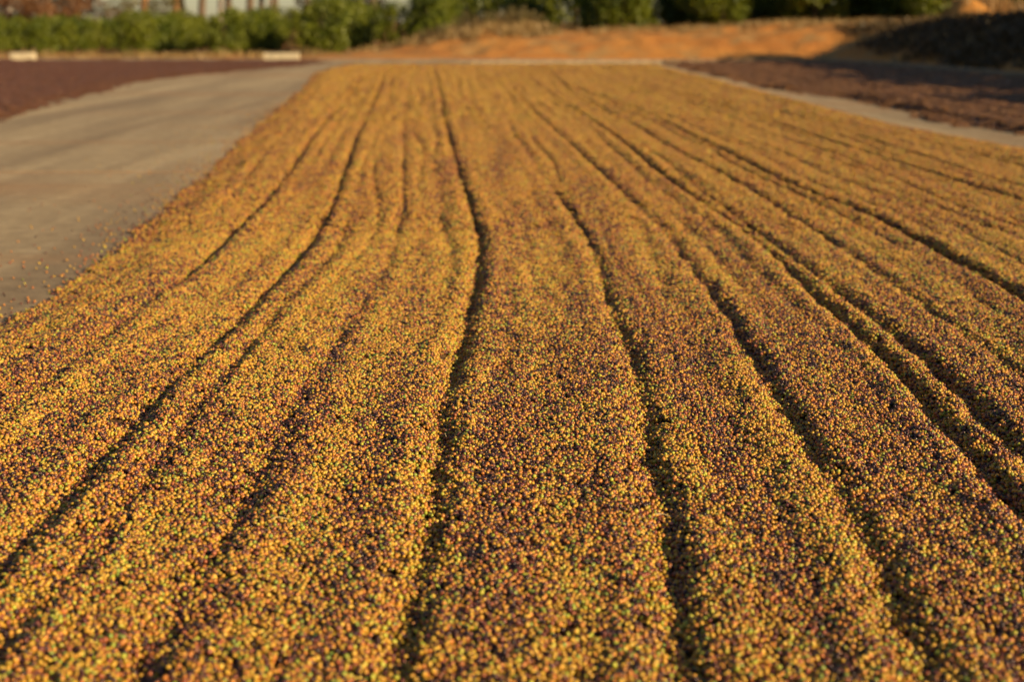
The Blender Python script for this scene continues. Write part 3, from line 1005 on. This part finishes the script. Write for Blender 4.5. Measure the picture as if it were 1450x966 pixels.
for x, y, s, lab in ((-2.9, 60.2, .7, 'small brown scrub on the slope beside the big coffee bush'), (-1.9, 61.0, 1.0, 'dry scrub crowning the hillock'),
                     (-1.0, 60.6, .8, 'straggly dry scrub on the front of the hillock'), (0.2, 61.2, 1.05, 'olive brown scrub behind the hillock'),
                     (1.6, 60.4, .6, 'low dry scrub on the crest past the hillock'), (-4.6, 59.5, .5, 'tiny tan scrub at the start of the slope'), (0.9, 62.6, .85, 'tall tan scrub topping the hillock'), (-0.4, 62.4, .7, 'broad tan scrub on the back of the hillock')):
    shrub(x, y, s, lab, SCRUB, group='dry scrub on the orange hillock')

DRY = [bush_geo(430 + k, 2.6, 2.8, 1800, M_DRYLEAF, 0.2, 30) for k in range(3)]
DRY = [(m, bush_trunk(440 + k, 2.6, cc, M_BARK, .04)) for k, (m, cc) in enumerate(DRY)]
for i, (x, y, s) in enumerate(((-38, 90, 1.2), (-35.5, 92, 1.15), (-33, 89, 1.1), (-31, 92, 1.3), (-29, 90, 1.15), (-27.2, 92, 1.25), (-41, 93, 1.3), (-25.5, 94, .9))):
    shrub(x, y, s, ('rust brown dry shrub under the orange trunked trees' if i in (3, 4, 5, 7) else 'dark red brown shrub under the pale trunked trees'), DRY, 'tall_dry_shrub', group='rust brown shrubs under the orange trunked trees' if i in (3, 4, 5, 7) else 'dark red brown shrubs under the pale trunked trees')
OLIVE = [bush_geo(450, 3.0, 3.4, 2000, M_SCRUB, 0.2, 30)]
OLIVE = [(m, bush_trunk(451, 3.0, cc, M_BARK, .04)) for m, cc in OLIVE]
for x, y, s in ((-23.6, 90, 1.0), (-21.6, 91, 1.05)):
    shrub(x, y, s, 'tan green broad shrub between the orange trunks', OLIVE, 'olive_shrub', group='tan green shrubs between the orange trunks')

DARK = [bush_geo(460 + k, 3.4, 3.6, 2200, M_DARKLEAF, 0.22, 34) for k in range(2)]
DARK = [(m, bush_trunk(465 + k, 3.4, cc, M_BARK, .05)) for k, (m, cc) in enumerate(DARK)]
for x, y, s, wh in ((-44, 103, 1.2, 'at the low end of the hedge'), (-40.5, 105, 1.25, 'at the low end of the hedge'), (-37, 104, 1.2, 'at the low end of the hedge'), (-34, 106, 1.15, 'at the low end of the hedge'), (-31, 104, 1.1, 'at the low end of the hedge'),
                    (-15.2, 112, 1.1, 'above the long concrete block'), (-13, 113, 1.2, 'above the long concrete block'), (-11, 111, 1.05, 'above the long concrete block'),
                    (-21, 118, .62, 'low between the dark trunks'), (-18, 117, .66, 'low between the dark trunks'), (-4.6, 110, 1.1, 'above the hillock'), (0.6, 112, 1.05, 'above the hillock'), (6.4, 108, 1.2, 'behind the bank rows'), (9, 110, 1.3, 'behind the bank rows')):
    shrub(x, y, s, 'dark tall shrub filling the tree belt ' + wh, DARK, 'dark_shrub', group='dark shrubs in the tree belt ' + wh)

# eucalyptus belt
def euca_geo(seed, h, mat, rad):
    r = np.random.default_rng(seed)
    path = [(0, 0, -.2)]
    for i in range(1, 8):
        path.append((path[-1][0] + r.normal(0, .1), path[-1][1] + r.normal(0, .1), h * i / 7.6))
    tubes = [(path, [rad * (1 - .105 * i) for i in range(8)])]
    pts = []
    for b in range(15):
        i = r.integers(3, 8)
        p = np.array(path[i])
        a = r.uniform(0, 6.28)
        L = r.uniform(1.2, 2.6)
        q = p + np.array([math.cos(a) * L, math.sin(a) * L, r.uniform(.6, 2.0)])
        tubes.append(([p, (p + q) / 2 + np.array([0, 0, .1]), q], [rad * .35, rad * .22, rad * .08]))
        for c in range(90):
            d = r.normal(size=3) * np.array([.75, .75, .6])
            pts.append((*(q + d), np.clip(r.normal(.5, .3), 0, 1)))
    return tubes_mesh('trunk', tubes, mat), leaf_cloud('crown', np.array(pts), 0.32, M_EUCA, seed + 1, 1.0, .25)

EU = {'orange': [euca_geo(500, 15, M_BARK_RED, .26), euca_geo(501, 14, M_BARK_RED, .22)],
      'pale': [euca_geo(502, 15, M_BARK_PALE, .24), euca_geo(503, 16, M_BARK_PALE, .2)],
      'dark': [euca_geo(504, 15, M_BARK, .26), euca_geo(505, 13, M_BARK, .22), euca_geo(506, 16, M_BARK, .3)]}
for px, y, kind, wh in ((-33.9, 94, 'pale', 'at the far end of the belt above the low hedge'), (-33.2, 97, 'pale', 'second from the end of the belt'), (-27.6, 92.5, 'orange', 'rising behind the rust brown shrubs'),
                        (-29.5, 99, 'dark', 'behind the rust brown shrubs'), (-24.3, 97, 'orange', 'beside the tan green shrubs'), (-22.1, 96, 'orange', 'with a thick orange trunk against the sky'),
                        (-20.0, 94, 'dark', 'after the last orange trunk'), (-19.2, 99, 'dark', 'close behind another dark trunk'), (-16.9, 94, 'dark', 'over the bright middle of the hedge'),
                        (-15.4, 95, 'dark', 'of a close pair against pale sky'), (-16.1, 98, 'pale', 'thin among dark trunks'), (-13.5, 95, 'dark', 'near the long concrete block line'),
                        (-11.6, 96, 'dark', 'behind the hedge past the long concrete block'), (-9.3, 99, 'dark', 'where the hedge dips'), (-0.9, 101, 'dark', 'above the scrubby hillock'), (4.4, 102, 'dark', 'over the gap before the bank rows'),
                        (-37.5, 96, 'dark', 'outermost in the shrubs'), (-31.2, 98, 'dark', 'among the red brown shrubs'), (1.5, 104, 'dark', 'far behind the hillock'), (-18.1, 104, 'dark', 'set back in the sky gap'), (-23.2, 103, 'dark', 'set back beside the thick orange trunk'), (-12.6, 104, 'dark', 'set back over the long concrete block'), (-21.0, 105, 'pale', 'slim behind the dark trunks')):
    tm, cm = random.choice(EU[kind])
    o = link('eucalyptus_tree', None, None, (px, y, ground_h(px, y) - .02), (0, 0, random.uniform(0, 6.28)))
    s = random.uniform(.9, 1.1)
    o.scale = (s, s, s)
    link('trunk', tm, o)
    link('crown', cm, o)
    tag(o, 'tall tree with %s trunk %s' % (kind, wh), 'tree', 'tall trees in the belt behind the hedge')

# ------------------------------------------------------------------ dry grass
def blades(name, spots, hgt, seed, label, n_each=14, spread=.18, kind='stuff', cat='dry grass'):
    r = np.random.default_rng(seed)
    V, F, K = [], [], []
    for x, y, s in spots:
        z0 = ground_h(x, y)
        for k in range(n_each):
            bx, by = x + r.normal(0, spread) * s, y + r.normal(0, spread) * s
            a = r.uniform(0, 6.28)
            h = hgt * s * r.uniform(.5, 1.2)
            lean = r.uniform(.1, .6) * h
            w = 0.010 * (1 + s)
            dx, dy = math.cos(a), math.sin(a)
            o = len(V)
            V += [(bx - dy * w, by + dx * w, z0 - .03), (bx + dy * w, by - dx * w, z0 - .03),
                  (bx + dx * lean * .4 - dy * w * .7, by + dy * lean * .4 + dx * w * .7, z0 + h * .6), (bx + dx * lean * .4 + dy * w * .7, by + dy * lean * .4 - dx * w * .7, z0 + h * .6),
                  (bx + dx * lean, by + dy * lean, z0 + h)]
            F += [(o, o + 1, o + 3), (o, o + 3, o + 2), (o + 2, o + 3, o + 4)]
            K += [r.uniform(0, 1)] * 5
    me = fast_mesh(name, np.array(V), np.array(F), M_STRAW, False)
    at = me.attributes.new('shade', 'FLOAT', 'POINT')
    at.data.foreach_set('value', np.array(K, np.float32))
    return tag(link(name, me), label, cat, None, kind)

r = np.random.default_rng(61)
sp = [(r.uniform(-34, -7.5), r.uniform(56.8, 61.5), r.uniform(.4, 1.4)) for _ in range(190)]
blades('dry_grass', sp, .26, 62, 'strip of tan dry grass along the foot of the coffee hedge')
sp = []
while len(sp) < 520:
    x, y = r.uniform(-7, 22), r.uniform(57, 63)
    d = float(foot_distance(np.array(x), np.array(y)))
    if d > 3.6 and r.random() < (1 if d > 4.6 else .35):
        sp.append((x, y, r.uniform(.4, 1.2)))
for _ in range(220):
    x, y = r.uniform(-3.4, 1.6), r.uniform(58.5, 63)
    sp.append((x, y, r.uniform(.7, 1.5)))
for _ in range(160):
    x, y = r.uniform(14, 21), r.uniform(20, 54)
    if float(foot_distance(np.array(x), np.array(y))) > 1.2:
        sp.append((x, y, r.uniform(.5, 1.3)))
blades('dry_grass', sp, .24, 63, 'sparse straw along the crest of the orange bank')
sp = [(18.2 + r.normal(0, .55), 55.2 + r.normal(0, .4), r.uniform(.9, 1.5)) for _ in range(44)]
blades('straw_tussock', sp, .55, 64, 'large straw tussock on the bank beside the heap of orange earth', 16, .16, 'thing', 'grass tussock')

# dark leaf cover that deepens the shade on the end of the bank by its colour
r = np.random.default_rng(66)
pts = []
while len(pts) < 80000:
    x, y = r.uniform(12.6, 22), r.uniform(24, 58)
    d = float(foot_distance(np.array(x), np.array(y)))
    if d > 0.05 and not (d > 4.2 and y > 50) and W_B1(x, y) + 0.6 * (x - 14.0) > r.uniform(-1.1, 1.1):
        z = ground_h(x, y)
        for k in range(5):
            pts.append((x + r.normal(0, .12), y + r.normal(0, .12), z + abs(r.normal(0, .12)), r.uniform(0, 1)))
tag(link('shade_leaf_cover', leaf_cloud('shade_leaf_cover', np.array(pts), 0.16, M_SHADE_LEAF, 67)), 'dark brown leaf cover coloured as deep shade over the end of the bank', 'shade cover', None, 'stuff')
